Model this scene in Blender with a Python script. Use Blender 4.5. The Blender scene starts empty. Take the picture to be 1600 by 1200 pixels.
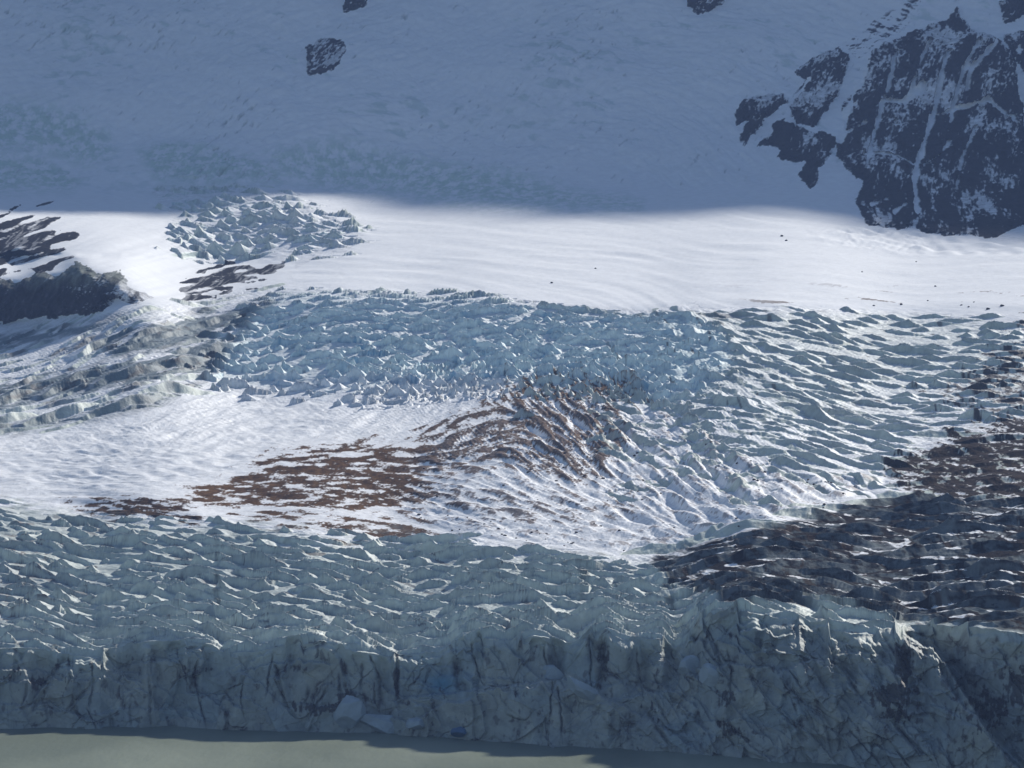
import bpy, bmesh, math, time
import numpy as np
T0 = time.time()
def log(*a): print('[%.1f]' % (time.time() - T0), *a, flush=True)
rad = math.radians
F32 = np.float32
rng = np.random.default_rng(7)

# ------------------------------------------------------------------ layout
# The glacier is surveyed on a plan: u is a bearing, v a slope reading; survey() turns
# a reading at a distance d into metres (lake level is z = 0, the viewer stands on a hill 260 m above it).
FOC, U0, V0, HC = 6077.0, 800.0, 365.0, 260.0
SUN_EL, SUN_AZ = 32.0, 36.0

scene = bpy.context.scene
COL = scene.collection

# ------------------------------------------------------------------ noise
def _tab(seed):
    r = np.random.default_rng(seed)
    p = r.permutation(512).astype(np.int32)
    a = r.random(512).astype(F32) * 2 * np.pi
    return p, np.cos(a).astype(F32), np.sin(a).astype(F32)
_tabs = {}
def perlin(x, y, seed=0):
    if seed not in _tabs: _tabs[seed] = _tab(seed)
    p, gx, gy = _tabs[seed]
    x = np.asarray(x, F32); y = np.asarray(y, F32)
    xf = np.floor(x); yf = np.floor(y)
    xi = xf.astype(np.int32); yi = yf.astype(np.int32)
    fx = x - xf; fy = y - yf
    u = fx * fx * (3 - 2 * fx); v = fy * fy * (3 - 2 * fy)
    def g(ix, iy, dx, dy):
        h = p[(p[ix & 511] + iy) & 511]
        return gx[h] * dx + gy[h] * dy
    n0 = g(xi, yi, fx, fy); n1 = g(xi + 1, yi, fx - 1, fy)
    m0 = g(xi, yi + 1, fx, fy - 1); m1 = g(xi + 1, yi + 1, fx - 1, fy - 1)
    a = n0 + u * (n1 - n0); b = m0 + u * (m1 - m0)
    return (a + v * (b - a)) * F32(1.6)
def fbm(x, y, seed=0, octv=4, gain=0.5):
    s = 0; amp = 1.0; t = 0
    for o in range(octv):
        s = s + amp * perlin(x * (2.03 ** o) + 17.3 * o, y * (2.03 ** o) - 9.1 * o, seed + o)
        t += amp; amp *= gain
    return s / F32(t)
def ridged(x, y, seed=0, octv=4, gain=0.5):
    s = 0; amp = 1.0; t = 0
    for o in range(octv):
        s = s + amp * (1 - np.minimum(np.abs(perlin(x * (2.1 ** o) + 5.7 * o, y * (2.1 ** o) + 3.1 * o, seed + o)) * 2, 1))
        t += amp; amp *= gain
    return s / F32(t)
def worley(x, y, seed=0):
    p, _, _ = _tabs.setdefault(seed, _tab(seed))
    r = np.random.default_rng(seed + 1)
    rx = r.random(512).astype(F32); ry = r.random(512).astype(F32)
    xf = np.floor(x).astype(np.int32); yf = np.floor(y).astype(np.int32)
    f1 = np.full(x.shape, 9, F32); f2 = np.full(x.shape, 9, F32)
    hid = np.zeros(x.shape, np.int32); cx = np.zeros(x.shape, F32); cy = np.zeros(x.shape, F32)
    for j in (-1, 0, 1):
        for i in (-1, 0, 1):
            h = p[(p[(xf + i) & 511] + yf + j) & 511]
            px = xf + i + rx[h]; py = yf + j + ry[h]
            dx = x - px; dy = y - py
            d = dx * dx + dy * dy
            c = d < f1
            f2 = np.where(c, f1, np.minimum(f2, d))
            f1 = np.where(c, d, f1)
            hid = np.where(c, h, hid)
            cx = np.where(c, dx, cx); cy = np.where(c, dy, cy)
    return np.sqrt(f1), np.sqrt(f2), hid, cx.astype(F32), cy.astype(F32)
def sstep(a, b, x):
    t = np.clip((x - a) / (b - a), 0, 1)
    return (t * t * (3 - 2 * t)).astype(F32)
def lerp(a, b, t): return a + (b - a) * t
def cinterp(x, pts):
    pts = np.array(pts, float)
    return np.interp(x, pts[:, 0], pts[:, 1]).astype(F32)

# ------------------------------------------------------------------ survey sheet (coarse raster of the plan)
RS = 2.0
RU0, RU1, RV0, RV1 = -370.0, 1970.0, -110.0, 1290.0
ru = np.arange(RU0, RU1 + 1, RS, dtype=F32); rv = np.arange(RV0, RV1 + 1, RS, dtype=F32)
RU, RV = np.meshgrid(ru, rv)
def sdist(poly):
    """signed distance (negative inside) to a closed outline on the survey sheet"""
    P = np.array(poly, F32); n = len(P)
    d = np.full(RU.shape, 1e9, F32); s = np.ones(RU.shape, bool)
    for i in range(n):
        ax, ay = P[i]; bx, by = P[(i + 1) % n]
        ex, ey = bx - ax, by - ay
        wx = RU - ax; wy = RV - ay
        t = np.clip((wx * ex + wy * ey) / (ex * ex + ey * ey + 1e-9), 0, 1)
        d = np.minimum(d, (wx - ex * t) ** 2 + (wy - ey * t) ** 2)
        c = ((RV >= ay) != (RV >= by)) & (RU < ax + (RV - ay) * ex / (ey if abs(ey) > 1e-6 else 1e-6))
        s ^= c
    return (np.sqrt(d) * np.where(s, 1, -1)).astype(F32)
def ldist(line):
    P = np.array(line, F32)
    d = np.full(RU.shape, 1e9, F32)
    for i in range(len(P) - 1):
        ax, ay = P[i]; bx, by = P[i + 1]
        ex, ey = bx - ax, by - ay
        wx = RU - ax; wy = RV - ay
        t = np.clip((wx * ex + wy * ey) / (ex * ex + ey * ey + 1e-9), 0, 1)
        d = np.minimum(d, (wx - ex * t) ** 2 + (wy - ey * t) ** 2)
    return np.sqrt(d)
def soft(sd, w): return sstep(w, -w, sd)

# flow directions (degrees in the survey sheet, positive = dropping to the right)
DIR = np.array([
 (50,950,4),(300,930,8),(500,880,10),(700,900,14),(850,960,16),(1000,940,18),(100,790,4),(250,790,8),(450,770,6),(450,710,-8),
 (150,700,-7),(300,650,-12),(100,620,-18),(300,560,-18),(100,540,-20),(350,500,-12),(600,650,-22),(700,650,-28),(760,690,-18),
 (830,720,35),(930,690,45),(1000,770,35),(800,830,12),(950,830,12),(640,770,10),(560,800,9),(1100,620,50),(1050,560,55),(1100,720,45),(1200,650,38),
 (1200,760,35),(1300,700,30),(1300,800,18),(1300,580,22),(1450,560,15),(1500,640,15),(1400,500,6),(1550,520,8),(720,600,70),(620,560,60),(850,580,60),
 (1200,900,20),(1400,870,10),(1500,820,20),(1300,950,20),(1500,950,5),(1150,850,-12),(1350,790,-12),(1480,750,10),(1550,700,8),
 (400,330,5),(600,380,2),(900,400,4),(1200,420,-3),(1500,430,-6),(1400,375,8),(250,340,-15),(100,350,-20),(800,150,-40),(300,150,-35),(1100,250,35),(60,250,-8),(600,280,5)], float)
wc = np.zeros(RU.shape); ws = np.zeros(RU.shape)
for (a, b, th) in DIR:
    w = 1 / (((RU - a) ** 2 + 2.2 * (RV - b) ** 2) + 900) ** 1.5
    wc += w * math.cos(rad(2 * th)); ws += w * math.sin(rad(2 * th))
TH = (0.5 * np.arctan2(ws, wc)).astype(F32)
DX, DY = np.cos(TH), np.sin(TH)
def lic(src, length):
    """smear a field along the flow directions"""
    acc = src.copy(); n = 1
    k = int(length / RS / 2); st = 1.0
    if k > 24: st = k / 24; k = 24
    hu, hv = RU.shape[1] - 1, RU.shape[0] - 1
    for sg in (1, -1):
        x = np.broadcast_to(np.arange(RU.shape[1], dtype=F32), RU.shape).copy()
        y = np.broadcast_to(np.arange(RU.shape[0], dtype=F32)[:, None], RU.shape).copy()
        xi = x.astype(np.int32); yi = y.astype(np.int32)
        for i in range(k):
            x += sg * st * DX[yi, xi]; y += sg * st * DY[yi, xi]
            xi = np.clip(x + .5, 0, hu).astype(np.int32); yi = np.clip(y + .5, 0, hv).astype(np.int32)
            w = 0.5 + 0.5 * math.cos(math.pi * (i + 1) / (k + 1))
            acc += w * src[yi, xi]; n += w
    acc /= n
    acc -= acc.mean(); acc /= acc.std()
    return acc.astype(F32)
STR_L = lic(perlin(RU / 17, RV / 13, 11) + .4 * perlin(RU / 9, RV / 7, 12), 70)
STR_M = lic(perlin(RU / 9, RV / 7, 13) + .5 * perlin(RU / 5, RV / 4, 14), 40)
STR_S = lic(rng.standard_normal(RU.shape).astype(F32), 26)
STR_X = lic(perlin(RU / 30, RV / 9, 15) + .6 * perlin(RU / 14, RV / 5, 16), 160)
log('flow')

# ---- outlines on the survey sheet
Z = {}
Z['cliff_dark'] = sdist([(-400,430),(-60,426),(0,424),(28,436),(62,416),(88,428),(118,404),(146,410),(160,426),(190,418),(204,440),(222,452),(242,464),(214,478),(186,474),(160,490),(130,493),(60,499),(0,508),(-400,530)])
Z['rock_streaks'] = sdist([(-400,325),(0,335),(74,340),(56,352),(104,366),(70,384),(96,398),(40,410),(0,416),(-400,424)])
Z['hollow_low'] = sdist([(283,442),(310,428),(345,415),(402,418),(440,412),(424,428),(380,442),(330,458),(288,468)])
Z['nunatak'] = sdist([(478,70),(500,58),(520,56),(540,68),(538,85),(528,102),(500,115),(478,117),(480,95)])
Z['slab'] = sdist([(1259,88),(1310,67),(1327,81),(1323,111),(1310,148),(1293,172),(1269,202),(1242,189),(1232,169),(1239,145),(1259,118),(1242,105)])
Z['rib'] = sdist([(1148,175),(1178,153),(1222,146),(1231,159),(1205,182),(1185,199),(1165,221),(1153,216),(1169,192),(1150,196)])
Z['spur'] = sdist([(1181,224),(1202,209),(1212,192),(1229,187),(1262,202),(1283,206),(1310,216),(1306,229),(1293,253),(1279,263),(1276,287),(1266,292),(1246,273),(1262,253),(1242,251),(1212,241),(1222,229),(1202,223)])
Z['buttress'] = sdist([(1357,84),(1397,61),(1424,40),(1482,20),(1495,5),(1505,27),(1526,44),(1559,67),(1586,94),(1592,142),(1612,189),(2000,180),(2000,362),(1600,351),(1580,358),(1559,371),(1536,369),(1509,364),(1475,366),(1441,361),(1428,351),(1414,358),(1357,353),(1348,337),(1337,317),(1350,287),(1323,270),(1306,246),(1310,216),(1316,202),(1316,169),(1340,135),(1353,108)])
Z['crag'] = sdist([(1568,58),(1600,52),(2000,60),(2000,150),(1600,120),(1583,90),(1570,76)])
Z['toprock'] = sdist([(1068,-120),(1136,-120),(1130,0),(1110,14),(1085,15),(1074,4)])
Z['toprock2'] = sdist([(1556,-120),(1640,-120),(1606,18),(1588,34),(1570,36),(1562,14)])
Z['toprock3'] = sdist([(536,-120),(590,-120),(572,2),(552,14),(538,18)])
Z['upstreak'] = sdist([(1310,62),(1364,18),(1440,-20),(1460,-20),(1415,40),(1365,80),(1340,100)])
ROCKS = ['cliff_dark','rock_streaks','hollow_low','nunatak','slab','rib','spur','buttress','crag','toprock','toprock2','toprock3']
Z['snowbowl'] = sdist([(-400,700),(0,684),(120,664),(250,634),(330,604),(430,604),(600,612),(700,606),(760,640),(700,680),(640,690),(480,690),(410,712),(380,738),(270,764),(130,774),(0,762),(-400,775)])
Z['snowbowl2'] = sdist([(640,705),(720,660),(800,620),(900,610),(1000,640),(1040,626),(1130,680),(1250,738),(1390,730),(1410,760),(1200,828),(1010,870),(800,850),(700,832),(600,806),(640,760)])
Z['debris'] = sdist([(250,772),(380,735),(400,712),(470,692),(640,684),(690,700),(670,735),(690,765),(720,788),(640,800),(560,802),(440,800),(330,792),(280,785)])
Z['debris2'] = sdist([(620,705),(650,668),(720,640),(780,600),(830,572),(870,580),(960,570),(1010,580),(1040,620),(985,650),(990,700),(960,745),(900,775),(860,750),(800,740),(740,740),(690,760),(635,745)])
Z['debris3'] = sdist([(96,786),(150,770),(240,775),(290,792),(335,818),(300,822),(220,816),(120,803)])
Z['debris4'] = sdist([(300,790),(480,796),(660,800),(720,840),(640,860),(480,835),(380,815)])
Z['debris5'] = sdist([(640,760),(760,745),(900,780),(1000,760),(1010,800),(900,830),(800,830),(700,812),(640,795)])
Z['dirtL'] = sdist([(-400,800),(60,815),(130,860),(90,930),(60,1010),(-400,1020)])
Z['mor_hi'] = sdist([(1378,735),(1395,715),(1440,700),(1500,672),(1600,640),(2000,600),(2000,800),(1600,795),(1480,790),(1440,772),(1400,765)])
Z['moraine'] = sdist([(1008,874),(1090,850),(1200,826),(1300,800),(1440,772),(1480,785),(2000,790),(2000,1000),(1600,988),(1500,976),(1400,972),(1330,955),(1250,948),(1150,948),(1100,935),(1050,915),(1020,890)])
Z['mor_edge'] = sdist([(1440,610),(1490,585),(1600,500),(2000,470),(2000,680),(1600,665),(1480,640)])
Z['icefall'] = sdist([(330,600),(300,570),(340,520),(380,480),(430,452),(520,452),(620,456),(750,462),(800,470),(930,486),(1080,492),(1130,520),(1150,570),(1100,620),(1040,640),(960,610),(880,610),(800,600),(740,605),(640,612),(500,622)])
Z['rightice'] = sdist([(1000,490),(1100,488),(1250,482),(1450,488),(1600,505),(2000,500),(2000,640),(1600,650),(1450,690),(1390,730),(1250,735),(1130,690),(1050,640),(1000,580)])
Z['leftice'] = sdist([(-400,520),(0,508),(140,495),(240,482),(330,462),(420,450),(440,470),(400,500),(360,560),(340,600),(250,634),(120,664),(0,684),(-400,700)])
Z['lband'] = np.minimum.reduce([sdist([(-400,640),(0,602),(150,575),(260,560),(330,540),(390,515),(405,535),(340,578),(250,592),(130,612),(0,638),(-400,668)]),
    sdist([(130,540),(300,500),(430,468),(430,498),(300,540),(190,556)]), sdist([(-400,690),(20,664),(150,648),(280,612),(275,626),(150,660),(30,676),(-400,706)]), sdist([(-400,556),(60,520),(200,498),(120,520),(40,540),(-400,580)])])
Z['snowfield'] = sdist([(240,285),(300,270),(500,300),(700,315),(900,330),(1100,325),(1340,345),(1600,380),(2000,380),(2000,500),(1600,492),(1450,487),(1250,481),(1090,488),(950,482),(800,466),(620,455),(440,449),(420,440),(540,380),(520,340),(420,310),(250,300)])
Z['upice'] = sdist([(235,300),(330,290),(440,312),(500,330),(570,365),(540,395),(470,400),(440,408),(400,404),(340,412),(280,405),(262,375),(270,340)])
Z['teal1'] = sdist([(215,232),(260,215),(320,222),(400,250),(450,275),(440,285),(330,288),(240,280)])
Z['teal2'] = sdist([(420,240),(520,222),(640,245),(800,270),(900,300),(1000,315),(1000,325),(850,325),(700,318),(600,300),(520,290),(430,270)])
Z['teal3'] = sdist([(-400,150),(0,152),(80,165),(170,200),(180,235),(140,250),(60,235),(-400,240)])
Z['teal4'] = sdist([(-400,250),(60,245),(130,275),(110,295),(0,300),(-400,300)])
Z['sastrugi'] = sdist([(1265,362),(1340,352),(1460,362),(1600,382),(2000,390),(2000,405),(1600,395),(1500,400),(1380,392),(1290,378)])
log('outlines')

# ------------------------------------------------------------------ profile lines of the front
VW = [(-400,1141),(0,1140),(300,1137),(450,1141),(600,1147),(750,1157),(900,1165),(1060,1176),(1200,1185),(1330,1195),(1480,1214),(1600,1236),(2000,1270)]
VR = [(-400,1015),(0,1014),(50,1012),(100,1021),(150,1030),(185,1012),(220,1003),(250,1000),(330,1006),(350,1020),(400,1018),(440,1008),(500,1004),(540,1014),(590,1022),(625,1030),(645,1022),(700,1016),(715,1003),
      (745,994),(800,1003),(835,993),(870,998),(900,1012),(925,990),(950,986),(975,1000),(1000,1000),(1035,998),(1055,1014),(1075,1000),(1090,975),(1110,963),(1160,955),(1200,962),(1250,968),(1300,982),(1340,990),(1380,990),(1400,982),(1430,975),(1500,977),(1600,990),(2000,1005)]

Q = 1.0
NU = int(1950 * Q)
uu = np.linspace(-330, 1930, NU).astype(F32)
vw = cinterp(uu, VW); vr = cinterp(uu, VR); _k = np.hanning(19); _k /= _k.sum(); vr = np.convolve(np.pad(vr, 9, mode='edge'), _k, 'valid').astype(F32)
dw = HC * FOC / (vw - V0)

# cliff rows, from the waterline up (tt = 0 at 6 m under water, 1 at the rim)
NC = int(330 * Q)
tt = np.linspace(0, 1, NC).astype(F32)[:, None]
vb = vw + 16
Vc = vb + (vr - vb) * tt
Uc = np.broadcast_to(uu, Vc.shape)
# rows over the ice, from the rim to v = 780, then fixed readings
NF = int(800 * Q)
w = np.linspace(0, 1, NF + 1).astype(F32)[1:, None]
VT = cinterp(uu, [(-400,780),(1000,780),(2000,780)])
Vf = vr + (VT - vr) * w
def rows(a, b, n): return np.linspace(a, b, int(n * Q) + 1).astype(F32)[1:]
vv = np.concatenate([rows(780, 480, 760), rows(480, 290, 330), rows(290, -70, 400)])
Vm = np.broadcast_to(vv[:, None], (len(vv), NU))
Vs = np.concatenate([Vf, Vm], 0).astype(F32)
Us = np.broadcast_to(uu, Vs.shape)
NS = Vs.shape[0]
log('grid', NC, NS, NU)

class Sampler:
    def __init__(s, U, V):
        x = np.clip((U - RU0) / RS, 0, RU.shape[1] - 1.001); y = np.clip((V - RV0) / RS, 0, RU.shape[0] - 1.001)
        s.xi = x.astype(np.int32); s.yi = y.astype(np.int32)
        s.fx = (x - s.xi).astype(F32); s.fy = (y - s.yi).astype(F32)
        s.base = s.yi * RU.shape[1] + s.xi
    def __call__(s, R, sl=slice(None)):
        r = R.ravel(); w_ = RU.shape[1]
        b = s.base[sl]; fx = s.fx[sl]; fy = s.fy[sl]
        a = r[b] * (1 - fx) + r[b + 1] * fx
        c = r[b + w_] * (1 - fx) + r[b + w_ + 1] * fx
        return a * (1 - fy) + c * fy
S = Sampler(Us, Vs)

# ------------------------------------------------------------------ front cliff: distance of every point of the face
def ledge(U, V, line, step, wid, fade=60):
    P = np.array(line, float)
    vl = np.interp(U, P[:, 0], P[:, 1]).astype(F32)
    k = sstep(P[0, 0] - 1, P[0, 0] + fade, U) * sstep(P[-1, 0] + 1, P[-1, 0] - fade, U)
    return step * k * sstep(wid, -wid, V - vl + 3 * perlin(U / 14, V * 0, 77) + 2 * perlin(U / 5, V * 0, 78))
mpx = 0.33
LEDGES, CLEFTS = [], []
_r = np.random.default_rng(21)
for k in range(120):
    right = k < 70
    uc = _r.uniform(1000, 1480) if right else _r.uniform(-120, 1040)
    ln = _r.uniform(14, 60) if right else _r.uniform(20, 80)
    an = _r.uniform(.2, 1.3) if right else _r.uniform(-.9, 1.0)
    va = _r.uniform(np.interp(uc, [p[0] for p in VR], [p[1] for p in VR]) + 12, np.interp(uc, [p[0] for p in VW], [p[1] for p in VW]) - 8)
    line = [(uc + ln * q, va + ln * q * an * (1 + _r.normal() * .25) + _r.normal() * 4 - 10 * (1 - q * q)) for q in np.linspace(-1, 1, 6)]
    i0, i1 = np.searchsorted(uu, [uc - ln - 2, uc + ln + 2])
    LEDGES.append((i0, i1, line, _r.uniform(1.4, 5.0)))
for row in [(620,1030,1105,.02,3,4),(95,1035,1100,-.55,3,2.5),(150,1060,1115,-.9,3,2),(170,1108,1140,.25,2.5,2),(430,1040,1080,.2,3,2.5),(712,1035,1085,.25,7,5),(945,1005,1070,-.1,4,5),(806,1070,1085,0,2,2),
            (1010,1110,1160,.7,3,3),(1240,1085,1130,.6,3,3),(1215,1105,1150,.9,3,3),(1250,1125,1160,.1,4,4),(1410,1010,1110,.2,10,8),(1380,1100,1180,.75,4,4),(240,1020,1060,.3,3,2),(360,1065,1110,-.3,3,2),(1120,1010,1040,.2,3,3),(1300,1010,1060,.1,3,3),(1172,1050,1075,.3,3,3),(540,1050,1100,.1,3,2),(1320,1045,1090,.5,3,3),(60,1075,1110,-.3,3,2)]:
    CLEFTS.append(row)
for k in range(46):
    uc = _r.uniform(-300, 1460); top = np.interp(uc, [p[0] for p in VR], [p[1] for p in VR]); bot = np.interp(uc, [p[0] for p in VW], [p[1] for p in VW])
    va = _r.uniform(top, bot - 30); vb_ = min(bot, va + _r.uniform(20, 80))
    CLEFTS.append((uc, va, vb_, _r.normal() * .25 + (.5 if uc > 1000 else 0), _r.uniform(.8, 2.0), _r.uniform(1.5, 4)))
CLM = np.zeros(Vc.shape, F32)
def cliff_depth(U, V):
    d = dw + np.maximum(vw - V, -16) * mpx * 0.22
    d = d + 9 * perlin(U / 170, V / 900, 40) + 5 * perlin(U / 62 + V / 300, V / 200, 41)
    d = d + ledge(U, V, [(600,1100),(640,1088),(700,1084),(760,1074),(840,1064),(880,1060),(920,1075),(960,1095),(1010,1120),(1060,1150),(1110,1185)], 9, 2.0)
    d = d + ledge(U, V, [(1050,1010),(1085,1040),(1100,1048),(1135,1036),(1180,1040),(1230,1044),(1270,1030),(1300,1034),(1350,1075)], 9, 2.0, 30)
    d = d + ledge(U, V, [(1000,960),(1060,1000),(1100,1010),(1180,978),(1215,990),(1280,982),(1310,1000),(1345,1016)], 6, 2.0, 30)
    d = d + ledge(U, V, [(440,1110),(470,1098),(500,1104),(530,1100),(570,1116),(620,1120),(650,1130)], 6, 2.0, 20)
    d = d + ledge(U, V, [(-400,1040),(60,1046),(100,1062),(118,1032),(160,1028),(200,1060),(235,1050)], 5, 2.0, 40)
    d = d + ledge(U, V, [(-150,1100),(40,1100),(80,1098),(130,1120),(200,1105),(300,1110),(340,1135)], 3, 2.0, 40)
    for (i0, i1, line, st) in LEDGES:
        d[:, i0:i1] += ledge(U[:, i0:i1], V[:, i0:i1], line, st, 1.6, 14)
    for (uc, va, vb_, lean, wid, dep) in CLEFTS:
        i0, i1 = np.searchsorted(uu, [uc - 60, uc + 60])
        U_c, V_c = U[:, i0:i1], V[:, i0:i1]
        x = U_c - uc - lean * (V_c - va) - 5 * perlin(V_c / 40, V_c * 0 + uc, 79) - 1.2 * perlin(V_c / 7, V_c * 0 + uc, 80)
        g = np.exp(-(x / (wid * (1 + .6 * perlin(V_c / 11, V_c * 0 + uc, 81)))) ** 2) * sstep(va - 8, va + 8, V_c) * sstep(vb_ + 14, vb_ - 14, V_c)
        d[:, i0:i1] += dep * g; CLM[:, i0:i1] = np.maximum(CLM[:, i0:i1], g)
    # the fin: two crests with a hollow behind
    fin = [(1385,985),(1411,998),(1446,1023),(1467,1033),(1470,1052),(1487,1079),(1508,1108),(1535,1127),(1556,1156),(1590,1190),(1640,1240),(2000,1400)]
    fin2 = [(1385,975),(1402,980),(1429,1000),(1462,1021),(1481,1040),(1498,1071),(1521,1106),(1545,1150),(1580,1192),(1640,1245),(2000,1405)]
    d = d + ledge(U, V, fin, 10, 3.0, 12) + ledge(U, V, fin2, 56, 2.2, 36)
    return d
Vcb = np.broadcast_to(Vc, (NC, NU)).astype(F32)
Dc = cliff_depth(Uc, Vcb)
def facets(a, b, seed, amp, tilt):
    f1, f2, h, cx, cy = worley(a, b, seed)
    r = np.random.default_rng(seed + 50); k0 = r.standard_normal(512).astype(F32); kx = r.standard_normal(512).astype(F32); ky = r.standard_normal(512).astype(F32)
    return amp * k0[h] + tilt * (kx[h] * cx + ky[h] * cy), f2 - f1, h
wx = Uc + 14 * perlin(Uc / 60, Vcb / 60, 42); wy = Vcb + 14 * perlin(Uc / 60, Vcb / 60, 43)
g1, e1, h1 = facets(wx / 75 + wy / 260, wy / 60 - wx / 300, 44, 1.0, 3.0)
g2, e2, h2 = facets(wx / 30 + wy / 110, wy / 26, 45, 0.55, 1.1)
g3, e3, h3 = facets(wx / 11, wy / 10, 46, 0.2, 0.42)
amp_r = sstep(1000, 1120, Uc)          # the face is more broken on the right
rough = 1.1 + 0.7 * amp_r
crackn = perlin(Uc / 45, Vcb / 45, 47)
cw = Uc + 10 * fbm(Uc / 22, Vcb / 22, 147, 3)
crack1 = sstep(0.035, 0.0, np.abs(perlin(cw / 95 + Vcb / 130, Vcb / 110 - Uc / 260, 148))) * sstep(.05, .4, crackn)
crack2 = sstep(0.05, 0.0, np.abs(perlin(cw / 40, Vcb / 52 - Uc / 60, 149))) * sstep(0.1, 0.5, perlin(Uc / 30, Vcb / 40, 48) + 0.2 * amp_r)
relief = rough * (.8 * g1 + .6 * g2 + .5 * g3) + 2.0 * crack1 + 1.2 * crack2 + 0.45 * fbm(Uc / 16, Vcb / 16, 49, 5)
edge = sstep(1.0, 0.93, tt) * sstep(0, .04, tt)
# blocks standing out of the face
blk = np.zeros(Vcb.shape, F32); GAP = np.zeros(Vcb.shape, F32)
_r = np.random.default_rng(33)
def blocks(u0, u1, su, sv, wr, hr, pr, ro, seed):
    u = u0
    while u < u1:
        a0, a1 = float(np.interp(u, [p[0] for p in VR], [p[1] for p in VR])) + 14, float(np.interp(u, [p[0] for p in VW], [p[1] for p in VW]))
        v = a0 + _r.uniform(0, sv)
        while v < a1:
            uc, vc = u + _r.normal() * su * .3, v
            W_, H_ = _r.uniform(*wr), _r.uniform(*hr); P_ = _r.uniform(*pr); an = rad(_r.uniform(*ro)); n_ = _r.uniform(2.4, 7)
            i0, i1 = np.searchsorted(uu, [uc - W_ - H_, uc + W_ + H_])
            if i1 - i0 > 3:
                x = Uc[:, i0:i1] - uc + 5 * m0[:, i0:i1]; y = Vcb[:, i0:i1] - vc + 5 * m00[:, i0:i1]
                a = (x * math.cos(an) + y * math.sin(an)) / W_; b = (-x * math.sin(an) + y * math.cos(an)) / H_
                q = (np.abs(a) ** n_ + np.abs(b) ** n_) ** (1 / n_)
                p = P_ * (1 + _r.normal() * .5 * a + _r.normal() * .5 * b - .35 * q * q) * sstep(1.0, .9, q) - (q < 1.12) * .5 * sstep(1.12, 1.0, q)
                w_ = q < 1.0
                new = w_ & (p > blk[:, i0:i1])
                blk[:, i0:i1] = np.where(new, p, blk[:, i0:i1])
                GAP[:, i0:i1] = np.where(new, sstep(.84, .98, q), np.where(~w_, np.maximum(GAP[:, i0:i1], sstep(1.16, 1.02, q) * (blk[:, i0:i1] < P_ * .7)), GAP[:, i0:i1]))
            v += sv * _r.uniform(.7, 1.3)
        u += su * _r.uniform(.7, 1.2)
m0 = fbm(Uc / 20, Vcb / 20, 190, 4); m00 = fbm(Uc / 20, Vcb / 20, 191, 4)
blocks(-320, 1040, 74, 62, (16, 46), (28, 70), (1.2, 4.6), (-28, 28), 1)
blocks(1010, 1400, 34, 25, (14, 40), (10, 26), (1.5, 5.5), (15, 75), 2)
blocks(1400, 1920, 70, 40, (20, 50), (16, 34), (1.0, 4.0), (20, 80), 3)
relief = relief * .8 - blk
Dc = Dc + relief * edge
def smooth_rows(A, n):
    for _ in range(3):
        P = np.pad(A, ((0, 0), (n // 2 + 1, n // 2)), mode='edge').astype(np.float64).cumsum(1)
        A = ((P[:, n:] - P[:, :-n]) / n).astype(F32)
    return A
Dc = lerp(Dc, smooth_rows(Dc, 13), sstep(.93, .995, tt))
log('cliff')

# ------------------------------------------------------------------ the long slope: distance along v
def sbase(v):
    return np.interp(v, [-80,0,200,285,300,340,380,420,470,480,640,780,850,1015,1300], [1.5,1.5,1.8,2.6,4.5,6.2,6.2,5.4,4.6,2.6,2.5,2.5,2.5,2.8,2.8]).astype(F32)
SB = sbase(RV)
c_ = np.zeros(RU.shape, F32); fac = np.ones(RU.shape, F32); wob = 1 + 1.1 * np.clip(fbm(RU / 34, RV / 26, 173, 3), -.5, 1)
def steep(key, k, wid):
    global c_, fac
    m = soft(Z[key], wid)
    fac = lerp(fac, k * (wob if key == 'cliff_dark' else 1), m); c_ = np.maximum(c_, m)
steep('cliff_dark', 0.14, 10); steep('rock_streaks', 0.4, 12); steep('upice', 0.5, 25); steep('icefall', 0.85, 25)
steep('buttress', 0.75, 14); steep('slab', 0.75, 14); steep('nunatak', 0.7, 10); steep('debris3', 0.6, 12)
band = (RV > 288) & (RV < 700)
num = (SB * fac * c_ * band).sum(0); den = (SB * (1 - c_) * band).sum(0); tgt = (SB * band).sum(0)
K = np.clip((tgt - num) / den, 0.8, 1.9)
ker = np.hanning(101); ker /= ker.sum()
K = np.convolve(np.pad(K, 50, mode='edge'), ker, 'valid').astype(F32)
SR = SB * np.where(band, fac * c_ + K * (1 - c_), fac)
s_ = S(SR)
D = np.empty(Vs.shape, F32)
prev = Dc[-1] ; pv = Vcb[-1]
for j in range(NS):
    prev = prev + s_[j] * (pv - Vs[j]); pv = Vs[j]
    D[j] = prev
# the broken plan of the front dies out behind the rim
def smooth_u(a, n):
    k = np.hanning(n); k /= k.sum()
    return np.convolve(np.pad(a, n // 2, mode='edge'), k, 'valid')[:len(a)].astype(F32)
raw = D[NF - 1].copy()
res = raw - smooth_u(raw, 241)
D -= res * np.concatenate([sstep(.02, .42, w), np.ones((NS - NF, 1), F32)], 0)
Dsm = smooth_u(D[-1], 61)
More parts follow.
